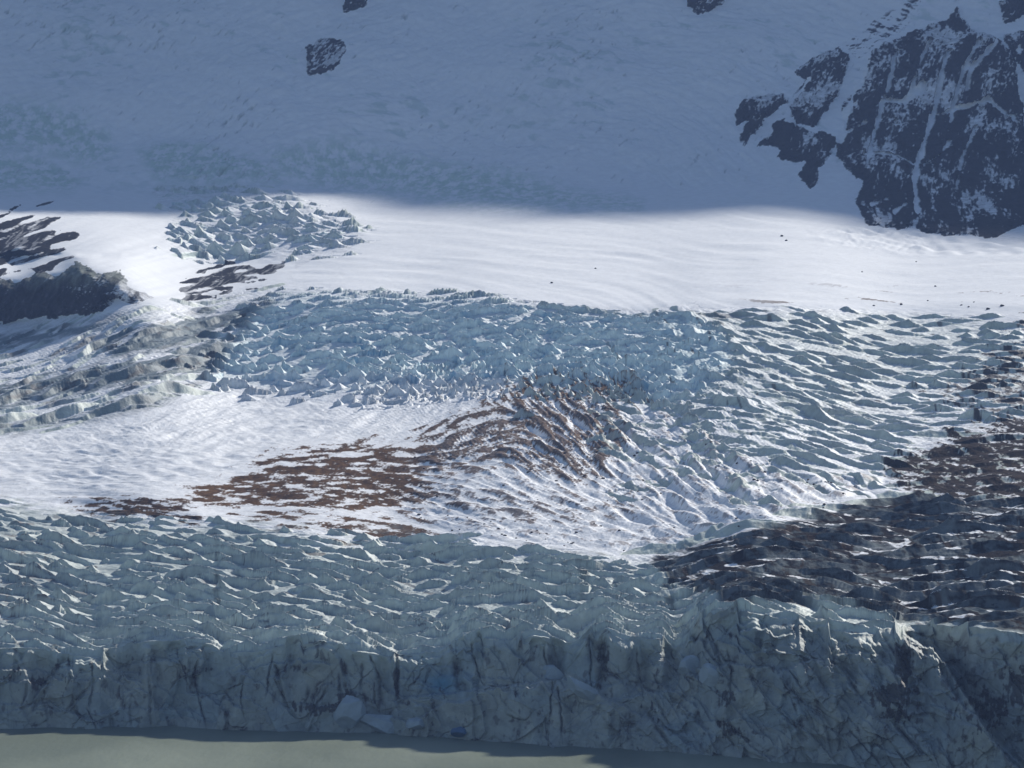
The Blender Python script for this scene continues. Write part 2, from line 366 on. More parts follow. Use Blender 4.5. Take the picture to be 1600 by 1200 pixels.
# far up the slope the columns come together again
VT_ = sstep(330, 150, Vs)
ref = np.interp(vv, [-70, 0, 100, 200, 290], [4970, 4870, 4715, 4565, 4400])
jref = np.concatenate([np.full(NF, 4400.), ref]).astype(F32)[:, None]
lowD = cinterp(uu, [(-150, 60), (240, 60), (500, 0), (1000, 0), (1500, -60), (1750, -80)])
D = D * (1 - VT_) + np.maximum(jref + lowD, D * .2 + .8 * (jref + lowD)) * VT_
def smooth_rows(A, n):
    for _ in range(3):
        P = np.pad(A, ((0, 0), (n // 2 + 1, n // 2)), mode='edge').astype(np.float64).cumsum(1)
        A = ((P[:, n:] - P[:, :-n]) / n).astype(F32)
    return A
D = np.maximum.accumulate(D, 0)
j4 = int(np.searchsorted(-vv, -404)) + NF
D[j4:] += (smooth_rows(D[j4:], 91) - D[j4:]) * sstep(403, 393, Vs[j4:])
j6 = int(np.searchsorted(-vv, -510)) + NF
D[j6:j4 + 40] += (smooth_rows(D[j6:j4 + 40], 33) - D[j6:j4 + 40]) * (sstep(510, 490, Vs[j6:j4 + 40]) * sstep(392, 404, Vs[j6:j4 + 40]))
j5 = int(np.searchsorted(-vv, -500)) + NF
D[NF:j5] += (smooth_rows(D[NF:j5], 91) - D[NF:j5]) * (sstep(780, 740, Vs[NF:j5]) * sstep(500, 530, Vs[NF:j5]))
D = np.maximum.accumulate(D, 0)
Zb = HC + (V0 - Vs) / FOC * D
X = (Us - U0) / FOC * D
log('base', D[-1].min(), D[-1].max(), D[NF].min(), D[NF].max())

# ------------------------------------------------------------------ slabs and towers of ice, pressed up by the flow
H = np.full(Vs.shape, -50, F32)
FACE = np.zeros(Vs.shape, F32)        # 1 on the steep side of a slab
SID = np.full(Vs.shape, -1, np.int32)
slabs = []
def find(u, v):
    i = int(np.clip(round((u - uu[0]) / (uu[1] - uu[0])), 0, NU - 1))
    j = int(np.searchsorted(-Vs[:, i], -v))
    return min(j, NS - 1), i
def stamp(u, v, ang, A, h, L, wf, a0, bulge, p1, p2, lift, base=-0.6):
    j, i = find(u, v)
    xc, yc = X[j, i], D[j, i]
    ca, sa = math.cos(ang), math.sin(ang)
    ex = A * abs(ca) + L * abs(sa) + A * .2; ey1 = A * abs(sa) + 4 + A * .1; ey2 = A * abs(sa) + L * abs(ca) + wf + A * bulge + 2
    col = D[:, i]
    j0 = np.searchsorted(col, yc - ey1); j1 = np.searchsorted(col, yc + ey2) + 1
    px = FOC / yc
    i0 = int(max(0, i - (ex + 3) * px / 1.15 - 2)); i1 = int(min(NU, i + (ex + 3) * px / 1.15 + 2))
    if j1 - j0 < 2 or i1 - i0 < 2: return
    sl = (slice(j0, j1), slice(i0, i1))
    x = X[sl] - xc; y = D[sl] - yc
    a = (x * ca + y * sa) / A; b = -x * sa + y * ca
    sid = len(slabs)
    r = rng.random(6) * 6.28
    ok = np.abs(a) < 1
    a = np.clip(a, -.999, .999)
    c = np.where(a < a0, ((a + 1) / (a0 + 1)) ** p1, ((1 - a) / (1 - a0)) ** p2)
    c = c * (1 + .11 * np.sin(4.3 * a + r[0]) + .05 * np.sin(9.7 * a + r[1]) + .02 * np.sin(23 * a + r[2]))
    bf = A * bulge * a * a + A * .05 * np.sin(4 * a + r[3]) + A * .025 * np.sin(11 * a + r[4]) + 0.15 * np.sin(27 * a + r[5])
    bp = b - bf
    top = 1 - np.clip((bp - wf) / L, 0, 1)
    f = np.where(bp < wf, np.clip(bp / wf, 0, 1), top ** 1.15)
    hh = h * c * f + base * (1 - c * f) + lift * (c * f)
    win = ok & (bp > 0) & (bp < L + wf) & (hh > H[sl])
    H[sl] = np.where(win, hh, H[sl])
    FACE[sl] = np.where(win, (bp < wf * 1.02).astype(F32), FACE[sl])
    SID[sl] = np.where(win, sid, SID[sl])
    slabs.append((u, v, A, h))
def at(R, u, v):
    return R[int(np.clip((v - RV0) / RS, 0, RU.shape[0] - 1)), int(np.clip((u - RU0) / RS, 0, RU.shape[1] - 1))]
def scatter(u0, u1, v0, v1, su, sv, inside):
    v = v0; k = 0
    while v < v1:
        u = u0 + (k % 2) * su * .5; sv_ = sv(v) if callable(sv) else sv
        while u < u1:
            a = u + rng.normal() * su * .25; b = v + rng.normal() * sv_ * .3
            if inside(a, b): yield a, b
            u += su
        v += sv_; k += 1
def plan_angle(u, v, k):
    t = at(TH, u, v)
    return -math.atan2(math.sin(t) * k, math.cos(t))
U_ = rng.uniform
# front tongue
def in_front(u, v):
    r = float(np.interp(u, [p[0] for p in VR], [p[1] for p in VR]))
    top = np.interp(u, [-190,0,100,300,420,600,750,1000,1040], [776,776,800,806,822,832,850,872,880])
    return v < r - 2 and v > top + abs(rng.normal()) * 14 and (at(Z['moraine'], u, v) > 0 or (v > 958 and u < 1420))
for (u, v) in scatter(-340, 1420, 770, 1020, 43, lambda v: 8.5 + (v - 780) * .034, in_front):
    k = (v - 780) / 230
    k0 = min(1, max(0, (v - 800) / 60)); A = U_(7, 21) * (.7 + .3 * k0 + .35 * k); h = U_(3.0, 6.4) * (.5 + .35 * k0 + .5 * k)
    if rng.random() < .10: A *= 1.5; h *= 1.5
    stamp(u, v, rad(U_(-38, -4)), A, h, U_(14, 26), U_(.9, 2.0), U_(-.6, .1), U_(.05, .3), U_(.35, .6), U_(.45, .9), U_(-.4, .6))
for (u, v, A, h) in [(770,985,25,8),(935,968,26,9),(1000,930,20,9),(850,990,18,7),(1090,960,20,8),(690,1000,16,7),(540,1000,22,7),(260,990,30,7),(60,1002,24,6),(620,940,22,7),(905,935,24,8),(1190,940,22,6),(1110,935,18,6)]:
    stamp(u, v, rad(U_(-22, -6)), A, h, U_(16, 26), 2.0, U_(-.5, .1), U_(.05, .2), .6, .9, .5)
for (u, v) in scatter(-340, 1420, 770, 1015, 70, lambda v: 13 + (v - 780) * .03, in_front):
    k = (v - 780) / 230
    stamp(u, v, rad(U_(-50, 12)), U_(3.5, 8) * (1 + .3 * k), U_(2.4, 5.0) * (.8 + .5 * k), U_(5, 10), U_(.7, 1.6), U_(-.6, .4), U_(.05, .4), U_(.3, .7), U_(.4, .9), U_(-.2, .9))
# the row of slabs that forms the broken rim of the cliff
u = -345
while u < 1520:
    A = U_(10, 24); v = float(np.interp(u, [p[0] for p in VR], [p[1] for p in VR])) - 1.0
    stamp(u, v, rad(U_(-12, 4)), A, U_(2.5, 6.0), U_(9, 20), U_(1.0, 2.0), U_(-.6, .2), U_(.0, .12), U_(.4, .8), U_(.6, 1.1), 0)
    u += A * U_(1.5, 3.4)
# moraine-covered ice on the right
def in_mor(u, v): return at(Z['moraine'], u, v) < 6 or at(Z['mor_hi'], u, v) < 4
for (u, v) in scatter(1010, 1920, 690, 1000, 110, 14, in_mor):
    A = U_(20, 50); h = U_(2.5, 6.5) * (.6 if v < 780 else 1)
    stamp(u, v, rad(U_(-45, 20)), A, h, U_(20, 38), U_(5, 12), U_(-.6, .6), U_(-.05, .25), U_(.5, .9), U_(.5, .9), U_(-.6, .6))
for (u, v, A, h, a0) in [(1350,945,26,9,.2),(1470,950,30,10,.1),(1230,925,24,6,0),(1440,800,30,9,.5),(1510,835,40,8,-.3),(1300,850,34,6,.3),(1560,900,40,9,-.2),(1290,905,30,7,.1)]:
    stamp(u, v, rad(U_(-18, 8)), A, h, 30, 6, a0, .15, 1.1, 1.1, .5)
# right-hand ice waves, drawn out along the flow
def in_right(u, v): return at(Z['rightice'], u, v) < 2
for (u, v) in scatter(1000, 1920, 486, 740, 46, 11, in_right):
    t = at(TH, u, v); k = sstep(rad(8), rad(45), t)
    A = lerp(U_(8, 22), U_(24, 60), k); h = U_(2.2, 5.0)
    if rng.random() < .12: A *= 1.5; h *= 1.7
    stamp(u, v, lerp(rad(U_(-35, -8)), rad(U_(-78, -64)), float(k)), A, h, U_(12, 20), lerp(U_(1.5, 3), U_(4, 7), float(k)), U_(-.6, .3), U_(-.05, .2), U_(.5, .9), U_(.6, 1.1), U_(-.5, .5))
# knobs running out into the white bowl
def in_knob(u, v): return at(Z['snowbowl2'], u, v) < 4 and u > 930 and v < 800 and rng.random() < np.interp(v, [640, 700, 800], [1, .8, .35])
for (u, v) in scatter(930, 1400, 620, 800, 40, 13, in_knob):
    stamp(u, v, rad(U_(-75, -55)), U_(14, 34), U_(1.6, 4), U_(8, 16), U_(3, 6), U_(-.5, .3), .1, .8, 1.0, U_(-1, 0), base=-1.5)
# the icefall
def in_fall(u, v): return at(Z['icefall'], u, v) + 18 * rng.normal() * (v > 560) < 3
for (u, v) in scatter(300, 1160, 448, 670, 25, 9, in_fall):
    k = sstep(470, 590, v)
    A = U_(3.5, 8) if rng.random() < .15 + .5 * k else U_(9, 22 - 8 * k); h = U_(3.0, 6.2) * (.7 + .6 * k) * (.75 + .03 * A)
    stamp(u, v, rad(U_(-45, 12)), A, h, U_(6, 14), U_(1.0, 2.4), U_(-.5, .4), U_(-.05, .3), U_(.22, .5), U_(.3, .7), U_(-.8, .8), base=-2.0)
for (u, v, A, h) in [(730,515,18,9),(830,515,26,6),(880,520,20,7),(660,510,16,7),(820,550,16,10),(850,555,14,10),(700,560,14,9),(780,565,14,8),(1040,560,18,8),(990,575,18,10),(1100,600,20,9),(640,540,16,8),(560,530,16,7),(960,530,18,6),(1030,545,16,6),(1000,610,14,9)]:
    stamp(u, v, rad(U_(-25, 5)), A, h, 16, 1.6, U_(-.3, .4), .15, .7, .9, .8)
def in_fin(u, v):
    vm = np.interp(u, [560, 640, 740, 800, 900, 1000, 1060], [612, 606, 598, 590, 590, 600, 620])
    return abs(v - vm) < 34
for (u, v) in scatter(560, 1060, 560, 655, 13, 8, in_fin):
    stamp(u, v, rad(U_(35, 80) if u < 800 else U_(-85, -45)), U_(4, 10), U_(3, 6.5) * (1 if u < 800 else .75), U_(3, 5.5), U_(.8, 1.8), U_(-.7, .2), U_(0, .3), U_(.5, .9), U_(.7, 1.3), U_(-1, .5), base=-2)
# upper icefall, fluted towers
def in_fall_plain(u, v): return at(Z['icefall'], u, v) < 0
def in_up_soft(u, v): return at(Z['upice'], u, v) + 14 * rng.normal() < 0
def in_up(u, v): return at(Z['upice'], u, v) < 0
for (u, v) in scatter(230, 570, 285, 415, 25, 8, in_up_soft):
    stamp(u, v, rad(U_(-65, -15)), U_(8, 24), U_(3, 7.5), U_(8, 18), U_(2, 5), U_(-.5, .4), U_(-.1, .4), U_(.4, .7), U_(.5, .9), U_(-1.5, 1.5), base=-2)
for (u, v, A, h) in [(330,400,16,13),(365,400,12,12),(310,370,12,10),(385,350,18,10),(430,345,20,11),(455,345,16,11),(415,380,14,8),(345,360,16,9),(240,388,7,8)]:
    stamp(u, v, rad(U_(-50, -20)), A, h, 18, 3, U_(-.3, .3), .3, .9, .9, 1)
# left-hand ice, drawn out and half buried in snow
def in_left(u, v): return at(Z['leftice'], u, v) < 2
for (u, v) in scatter(-340, 440, 452, 700, 70, 11, in_left):
    t = at(TH, u, v)
    stamp(u, v, rad(U_(25, 66)), U_(14, 44), U_(1.8, 4.5), U_(12, 26), U_(2.5, 7), U_(-.5, .5), U_(-.05, .2), U_(.6, 1), U_(.6, 1), U_(-.6, .6), base=-1)
for line, h in [([(10,664),(100,654),(190,640),(270,616)], 8), ([(20,628),(110,606),(200,590),(290,572),(360,550)], 8), ([(150,546),(250,526),(340,506)], 6), ([(-100,690),(-40,676)], 8)]:
    for (u, v) in line:
        stamp(u, v, rad(U_(46, 58)), U_(40, 58), h * U_(.8, 1.1), 34, U_(5, 8), U_(-.2, .4), U_(-.04, .08), .7, .7, .3, base=-1)
log('slabs', len(slabs))
base_h = 0.5 * perlin(X / 60, D / 60, 60) - 0.3
none = H < -40
H = np.where(none, base_h, H)
SID = np.where(none, -1, SID)
zice = np.zeros(RU.shape, F32)
icezone = np.minimum.reduce([Z['icefall'], Z['rightice'], Z['leftice'], Z['upice'], Z['moraine'], Z['mor_hi']])
icew = S(icezone)
front_top = cinterp(uu, [(-400,772),(0,772),(100,792),(300,800),(420,815),(600,826),(750,845),(1000,868),(1080,872),(1750,872)])
inice = np.maximum(sstep(12, -4, icew), sstep(-6, 8, Vs - front_top))
KN = ((S(Z['snowbowl2']) < 6) & (SID >= 0)).astype(F32)
W = np.maximum(np.maximum(inice, KN), (SID >= 0) * sstep(30, 10, icew))
H = lerp(base_h, H, W)
sl_ = S(STR_L); sm_ = S(STR_M); ss_ = S(STR_S); sx_ = S(STR_X)
# drift and small relief everywhere
snow_w = 1 - inice
vk = sstep(500, 640, Vs)
headm = sstep(330, 250, Vs)
bowl = np.maximum(sstep(10, -20, S(Z['snowbowl'])), sstep(10, -20, S(Z['snowbowl2'])))
bowl2 = sstep(20, -30, S(Z['snowbowl2'])) * sstep(880, 980, Us)
H += snow_w * (0.22 * sx_ * (1 + .8 * perlin(X / 120, D / 200, 67)) * (1 - bowl) * (1 - headm) + bowl * (0.55 * sl_ + 0.35 * sm_ + .22 * ss_) * (1 + 1.0 * sstep(0, 60, -S(Z['debris2']))) )
H += bowl2 * 0.7 * sl_
H += snow_w * headm * (9 * perlin(X / 110, Zb / 70, 61) + 3.0 * fbm(X / 30 + Zb / 40, Zb / 18, 62, 4) + .35 * sm_ + .2 * ss_)
hcr = headm * sstep(.42, .62, fbm((X - .9 * Zb) / 7, (Zb + .9 * X) / 20, 174, 4, .6) + .25 * fbm(X / 30, Zb / 20, 176, 2) + .28 * perlin(X / 130, Zb / 80, 175))
H -= 3 * hcr * snow_w
H += S(soft(Z['sastrugi'], 8)) * .9 * sm_
tealm = S(np.maximum.reduce([soft(Z['teal1'], 14), soft(Z['teal2'], 22), soft(Z['teal3'], 22), soft(Z['teal4'], 16)]))
H += tealm * (1.6 * np.abs(perlin(X / 9, D / 16, 63)) + 1.0 * fbm(X / 5, D / 8, 64, 2))
H += W * (0.35 * fbm(X / 6, D / 7, 65, 3) + .25 * ridged(X / 11, D / 14, 66, 2))
H += 0.25 * inice * ss_
log('relief')

# rocks stand out of the slope
rockm = {}
rough_e = 7 * fbm(Us / 16, Vs / 12, 70, 5, .62)
rel = np.zeros(Vs.shape, F32)
ROCK = np.zeros(Vs.shape, np.int8)
rows_v = Vs[:, NU // 2]
for n, key in enumerate(ROCKS):
    vr_ = RV[Z[key] < 14]
    j0 = max(0, int(np.searchsorted(-rows_v, -vr_.max())) - 2); j1 = min(NS, int(np.searchsorted(-rows_v, -vr_.min())) + 2)
    sl = slice(j0, j1)
    sd = S(Z[key], sl) + rough_e[sl] * (1.0 if key not in ('rock_streaks',) else 1.6)
    if key == 'rock_streaks': sd = sd + 11 * sl_[sl] + 7 * sm_[sl] - 1
    if key == 'cliff_dark': sd = sd + 11 * fbm(Us[sl] / 40, Vs[sl] / 30, 172, 3) + 4
    if key == 'hollow_low': sd = sd + 5 * sm_[sl]
    ROCK[sl][sd < 0] = n + 1
    rel[sl] = np.maximum(rel[sl], sstep(2, -14, sd) * {'cliff_dark': 9, 'rock_streaks': 3, 'hollow_low': 3, 'buttress': 20}.get(key, 9))
# snow gullies cut through the buttress
gl = np.full(RU.shape, 1e9, F32)
for wid, line in [(5,[(1482,80),(1474,100),(1464,135),(1458,170),(1442,215),(1431,263),(1428,290),(1430,330)]),(3.5,[(1555,70),(1530,100),(1516,112),(1507,142)]),(6,[(1384,156),(1410,155),(1440,133)]),
                  (3,[(1452,175),(1490,164),(1515,162),(1540,155),(1570,175),(1590,190)]),(2,[(1384,220),(1390,200),(1398,182)]),(2.5,[(1313,212),(1350,190)]),(3,[(1430,265),(1400,240),(1350,238)]),
                  (3,[(1592,80),(1595,140),(1600,200)]),(2,[(1336,165),(1356,80),(1420,-10)]),(6,[(1312,222),(1318,190),(1332,150),(1352,95),(1372,50)]),(3,[(1398,85),(1380,150),(1362,215),(1352,262)]),(3,[(1530,55),(1508,105),(1490,150),(1478,200)]),(2.5,[(1450,60),(1432,110),(1415,150)]),(2.5,[(1520,200),(1500,250),(1490,300)]),(2.2,[(1360,318),(1384,310)]),(2.2,[(1395,330),(1412,318)]),(2,[(1480,222),(1465,245),(1440,262)]),(2,[(1540,330),(1552,316)]),(2.5,[(1230,190),(1250,196),(1275,206)]),(2.5,[(1232,165),(1250,140),(1263,118)])]:
    gl = np.minimum(gl, ldist(line) - wid * .8)
glm = S(gl) + 3.4 * fbm(Us / 6, Vs / 9, 71, 3) + 3.5 * perlin(Us / 22, Vs / 24, 171)
gul = sstep(1.2, -.6, glm)
ROCK[(gul > .5) & (ROCK >= 5) & (ROCK <= 9)] = 0
rr = fbm(X / 45, Zb / 45, 72, 3) * 26 + ridged((X - .6 * Zb) / 30, (Zb + .6 * X) / 60, 73, 5, .55) * 20 + ridged(X / 12, Zb / 7, 74, 3) * 4
D2 = D - rel * (1 - .6 * gul) - (rel > 0.5) * sstep(0, 8, rel) * rr * .5
# ledges that keep snow
log('rocks')

# ------------------------------------------------------------------ final positions
Zf = Zb + H
Yf = D2
RimH = H[0]
Zc = HC + (V0 - Vcb) / FOC * (Dc - relief * edge)
Zc = Zc + RimH * sstep(0.6, 1.0, tt)
Xc = (Uc - U0) / FOC * (Dc - relief * edge)
Yc = Dc + 0 * Zc
XA = np.concatenate([Xc, X], 0); YA = np.concatenate([Yc, Yf], 0); ZA = np.concatenate([Zc, Zf], 0).astype(F32)
UA = np.concatenate([Uc, Us], 0); VA = np.concatenate([Vcb, Vs], 0)
def normals(X, Y, Z):
    ax = np.gradient(X, axis=1); ay = np.gradient(Y, axis=1); az = np.gradient(Z, axis=1)
    bx = np.gradient(X, axis=0); by = np.gradient(Y, axis=0); bz = np.gradient(Z, axis=0)
    nx = ay * bz - az * by; ny = az * bx - ax * bz; nz = ax * by - ay * bx
    l = np.sqrt(nx * nx + ny * ny + nz * nz) + 1e-9
    return nx / l, ny / l, nz / l
nx, ny, nz = normals(XA, YA, ZA)
log('normals')

# ------------------------------------------------------------------ what the surface is made of
SNOW = np.array((.89, .91, .93), F32); ICE = np.array((.60, .67, .59), F32); BLUE = np.array((.16, .38, .56), F32)
BROWN = np.array((.118, .066, .029), F32); DARK = np.array((.040, .032, .028), F32); STONE = np.array((.034, .033, .040), F32); GREYICE = np.array((.20, .24, .26), F32)
alb = np.empty(Vs.shape + (3,), F32); alb[:] = SNOW
def mix(m, c):
    global alb
    alb += (c - alb) * m[..., None]
n1 = fbm(X / 12, D / 20, 80, 4)
n2 = fbm(X / 3.5, D / 6, 81, 3)
n3 = perlin(X / 70, D / 120, 82)
nf = fbm(X / 7, (Zf + .15 * D) / 4, 180, 4)
fcr = sstep(.05, .0, np.abs(perlin(X / 7 + .35 * Zf + .5 * n1, D / 40, 195))) * sstep(.0, .35, perlin(X / 16, D / 22, 196))
nzs = nz[NC:]
# bare ice on the steep sides, old snow on the backs
icec = ICE * (1 + .0 * n1)[..., None]
sidr = np.random.default_rng(3).random(len(slabs) + 2).astype(F32)
tint = sidr[SID]
bare = np.maximum(FACE * .95, sstep(.90, .72, nzs)) * W
frontz = sstep(-8, 44, Vs - front_top + 16 * n3 + 12 * n1 + 5 * sm_)
leftz = sstep(10, -20, S(Z['leftice'])); rightz = sstep(10, -20, S(Z['rightice'])); fallz = sstep(8, -16, S(Z['icefall'])); upz = sstep(8, -16, S(Z['upice']))
morz = np.maximum(sstep(6, -8, S(Z['moraine']) + 8 * n1), sstep(6, -8, S(Z['mor_hi']) + 10 * n1))
mix_snow = rightz * (1 - FACE) * sstep(560, 700, Vs + 30 * n3)
back = (1 - bare) * (.85 * frontz + .45 * rightz + .25 * fallz + .35 * leftz * sstep(-.3, .5, sl_))
icem = np.clip(np.maximum(bare, back + .15 * n1 * inice), 0, 1) * (1 - .5 * bowl * (1 - FACE))
mix(icem, ICE)
mix(icem * np.maximum(fallz, upz) * .75, np.array((.74, .90, .93), F32))
finw = sstep(583, 603, Vs + 6 * n1) * sstep(840, 780, Us) * sstep(300, 380, Us) * (SID >= 0) * sstep(700, 660, Vs)
mix(finw * .8, SNOW)
mix(icem * sstep(.35, 1, tint) * .35 * (1 - fallz * .7), GREYICE)
mix(mix_snow * .8, SNOW)
bluem = np.clip(FACE * fallz * sstep(.55, .95, tint) * (.35 + .5 * sstep(0, .4, n1)), 0, 1)
mix(bluem, BLUE)
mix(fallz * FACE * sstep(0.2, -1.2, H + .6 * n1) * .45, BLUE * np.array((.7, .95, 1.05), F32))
mix(leftz * sstep(.1, .9, sl_ + .6 * n1 + .3 * sm_ - .2) * .75, GREYICE)
mix(leftz * sstep(1.0, 1.6, sl_ + .6 * n1 + .3 * sm_) * .7, DARK)
mix(leftz * sstep(.5, -.4, sl_ + .5 * n1) * (1 - FACE) * .8, SNOW)
lbm = sstep(8, -6, S(Z['lband']) + 7 * n1 + 5 * sm_)
mix(leftz * (1 - lbm) * (1 - FACE * .8) * .6, SNOW)
mix(leftz * lbm * .9, np.array((.13, .18, .20), F32))  # dark ice bands; the lowest one paints a crest's shadow into the ice
mix(leftz * lbm * sstep(.2, .7, nf + .4 * sm_) * .7, DARK * 1.5)
mix(leftz * lbm * sstep(.5, .9, .5 * sl_ + .6 * n2 + .3 * n1) * (1 - FACE) * .8, SNOW)
mix((SID >= 0) * sstep(430, 410, Vs) * sstep(-.1, .3, n1 + .4 * n3) * .7, SNOW)
mix(upz * sstep(.86, .6, nzs) * .6, ICE * .8)
mix(tealm * sstep(-.3, .4, n1 + .5 * n2 + .1) * .75, ICE * np.array((.8, .95, .92), F32))
headcr = headm * sstep(.42, .6, ridged(X / 60 + D / 200, Zb / 26, 83, 3) * sstep(-.2, .5, perlin(X / 160, Zb / 90, 84)))
mix(headcr * .10, ICE)
mix(hcr * .55, ICE * .6)
mix(headm * sstep(.25, .6, fbm(X / 26 + Zb / 30, Zb / 11, 186, 4, .6) + .5 * perlin(X / 150, Zb / 90, 187) - .05) * .45, ICE * np.array((.72, .86, .9), F32))
# dirt
nq = fbm(X / 1.6, D / 3.2, 181, 2); nr = fbm(X / 5, D / 16, 182, 3)
hump = sm_ * .4 + sl_ * .3
def dirt(key, cover, k=1.0, w=10, col=BROWN, fl=0.35, stripe=None):
    sd = S(Z[key])
    f = sstep(w * 2.2, -w * 2.2, sd + 9 * n1 + 6 * nr)
    lvl = .42 * ss_ + .5 * sm_ + .3 * sl_ + (nr + .6 * n2) * fl * 2.2 + nq * .8
    thr = F32(1.25) * F32(1 - 2 * cover)
    q = lvl - thr + (f - 1) * 2.6
    m = sstep(-.22, .42, q) * k * sstep(.03, .3, f)
    fk = 1 - .85 * FACE * (0 if key.startswith('mor') else 1)
    m = m * fk
    mix(sstep(-.55, .1, q) * .4 * k * f * fk, np.array((.50, .44, .40), F32))
    tone = np.clip(.95 + .7 * nr + .35 * n3 + .45 * nq, .45, 1.6)[..., None]
    mix(m, col * tone); return m
dm = dirt('debris', .71) 
dm = np.maximum(dm, dirt('debris2', .60, .95, 14, fl=.5)); dm = np.maximum(dm, dirt('debris4', .52)); dm = np.maximum(dm, dirt('debris3', .72))
dirt('snowbowl2', .20, .6, 10, np.array((.16, .13, .12), F32), fl=.9)
dirt('debris5', .44, .8, 14, np.array((.085, .06, .05), F32), fl=.7)
dirt('dirtL', .36, .8, 20); 
dirt('mor_hi', .82, .97, 16, BROWN * .24, fl=.5); dirt('mor_edge', .62, .95, 20, DARK * 1.1, fl=.6)
# moraine: dark grit over grey ice, snow in the hollows
mg = sstep(4, -8, S(Z['moraine']) + 8 * n1)
mix(mg * .9, GREYICE * .5)
mix(mg * sstep(-.25, .25, .5 * sl_ + .5 * n1 + .4 * n3 + .3 * ss_ + .42), DARK * .55)
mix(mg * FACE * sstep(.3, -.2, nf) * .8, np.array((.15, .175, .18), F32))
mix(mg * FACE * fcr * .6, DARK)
mix(mg * sstep(.15, .35, .5 * sm_ + .6 * n1 - .5 * n3 - .1) * sstep(.55, .8, nzs) * (1 - FACE), SNOW)
mix(mg * sstep(.45, .8, .5 * sm_ + .6 * n2 + .3 * n3 - .2) * .8, BROWN * .45)
# grit along the wave backs of the tongue
grit = frontz * (1 - mg) * sstep(.75, 1.05, .5 * sm_ + .45 * sl_ + .5 * n2 + .35 * n3) 
mix(grit * .75 * (1 - FACE), BROWN * .7)
mix(frontz * (1 - mg) * (1 - FACE) * (.35 + .3 * np.clip(n1 + n3, -1, 1)), GREYICE * 1.25)
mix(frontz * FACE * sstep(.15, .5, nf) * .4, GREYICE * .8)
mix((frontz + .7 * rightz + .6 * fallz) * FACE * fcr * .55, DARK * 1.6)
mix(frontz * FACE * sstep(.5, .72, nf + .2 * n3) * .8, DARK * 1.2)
mix(fallz * sstep(900, 1000, Us) * sstep(.7, 1.0, .6 * n2 + .5 * sm_ + .3 * n1) * .7, DARK * 1.4)
mix(rightz * sstep(.95, 1.25, .6 * n2 + .5 * sm_ + .3 * n1) * .7, DARK * 1.4)
mix((S(Z['snowfield']) < -8) * sstep(1.75, 2.0, sx_ * .8 + ss_ * .35 + n2) * sstep(430, 470, Vs) * sstep(1050, 1250, Us) * .8, BROWN)
mix(sstep(6, -6, np.abs(Vs - (496 + 4 * n1)) - 2 + np.abs(Us - 1125) / 12) * .9, DARK * 1.2)
# rock
rk = ROCK > 0
rn = fbm(X / 14, Zb / 9, 85, 4)
alb[rk] = (STONE * (1 + .35 * rn)[..., None])[rk]
dust = rk * sstep(.40, .60, .6 * fbm((X - .7 * Zb) / 4.0, (Zb + .7 * X) / 9, 86, 4, .6) + .55 * fbm((X - .7 * Zb) / 18, (Zb + .7 * X) / 40, 188, 3) + .30 * np.clip((nzs - .45) * 2.2, -.6, 1) + .42 * perlin(X / 55, Zb / 45, 87) + .16 * sstep(250, 60, Vs) - .06 * (ROCK == 1) + .5 * (ROCK == 1) * sstep(130, 240, Us + 20 * n1) - .1 * sstep(1380, 1600, Us) * sstep(180, 320, Vs)) 
mix(dust * .85, SNOW)
low_ = (ROCK == 2) | (ROCK == 3)
mix(low_ * .6, np.array((.014, .015, .020), F32))  # extra-dark colour; on the low band it paints a hollow's shade
mix(low_ * sstep(.1, .45, .4 * sm_ + .5 * n2 + .3 * n1 - .1) * .85, SNOW)
mix((ROCK == 1) * sstep(.05, .45, fbm((X - .4 * Zb) / 5, Zb / 8, 197, 4, .6)) * .6, STONE * 3.2)
mix((ROCK == 1) * sstep(.0, .4, fbm((X + .5 * Zb) / 7, Zb / 14, 198, 4, .6)) * .8, DARK * .5)
tl = (ROCK == 1) * sstep(458, 420, Vs + 14 * n1 + 10 * fbm(X / 9, Zb / 22, 185, 3))
mix(tl * .8, ICE * .4)
mix((ROCK == 0) * sstep(-2, -8, S(Z['upstreak'])) * sstep(.35, .6, ss_ * .2 + .5 * fbm((Us - Vs * -.8) / 8, (Us + Vs) / 60, 88, 2) + .3), STONE * 1.3)
albS = np.clip(alb, .01, .92)
# cliff face
alb = np.empty(Vcb.shape + (3,), F32); alb[:] = np.array((.33, .365, .335), F32)
m1 = fbm(Uc / 40, Vcb / 40, 90, 4); m2 = fbm(Uc / 12, Vcb / 14, 91, 4); m3 = fbm(Uc / 7, Vcb / 30, 92, 3)
r_ = np.random.default_rng(9); kb = r_.random(512).astype(F32)
mix(sstep(.55, .95, kb[h1]) * .2, BLUE * .8); mix(sstep(.6, 1, kb[h2]) * .4, np.array((.21, .265, .285), F32)); mix(sstep(.35, 0, kb[h2]) * .5, np.array((.43, .46, .41), F32)); mix(sstep(.6, 1, kb[h3]) * .25, np.array((.18, .21, .21), F32))
mix(sstep(.1, .6, m1) * .35, GREYICE)
spots = [(505,1103,45,9,1.2),(545,1085,20,12,.8),(460,1050,20,10,.5),(1410,1035,16,30,1.5),(1395,1085,34,20,1.4),(1400,1115,24,14,1.1),(1590,1075,26,34,1.3),(1420,1000,12,10,1.2),(930,1005,24,14,1.1),(945,1040,8,30,.9),(1120,965,40,9,1.3),(1160,958,28,9,1.2),(60,1063,20,7,.9),
         (100,1045,12,30,.4),(245,1030,50,5,.6),(310,1050,22,7,.6),(620,1060,5,30,1.0),(805,1080,5,10,.6),(1135,1090,16,14,.9),(1140,1140,26,12,.9),(1020,1110,14,12,.7),(1230,1120,12,20,.5),(505,1025,22,10,.8),(440,1000,18,9,.7),(1540,1110,40,40,.9),(20,1050,20,10,.5)]
sp = np.zeros(Vcb.shape, F32)
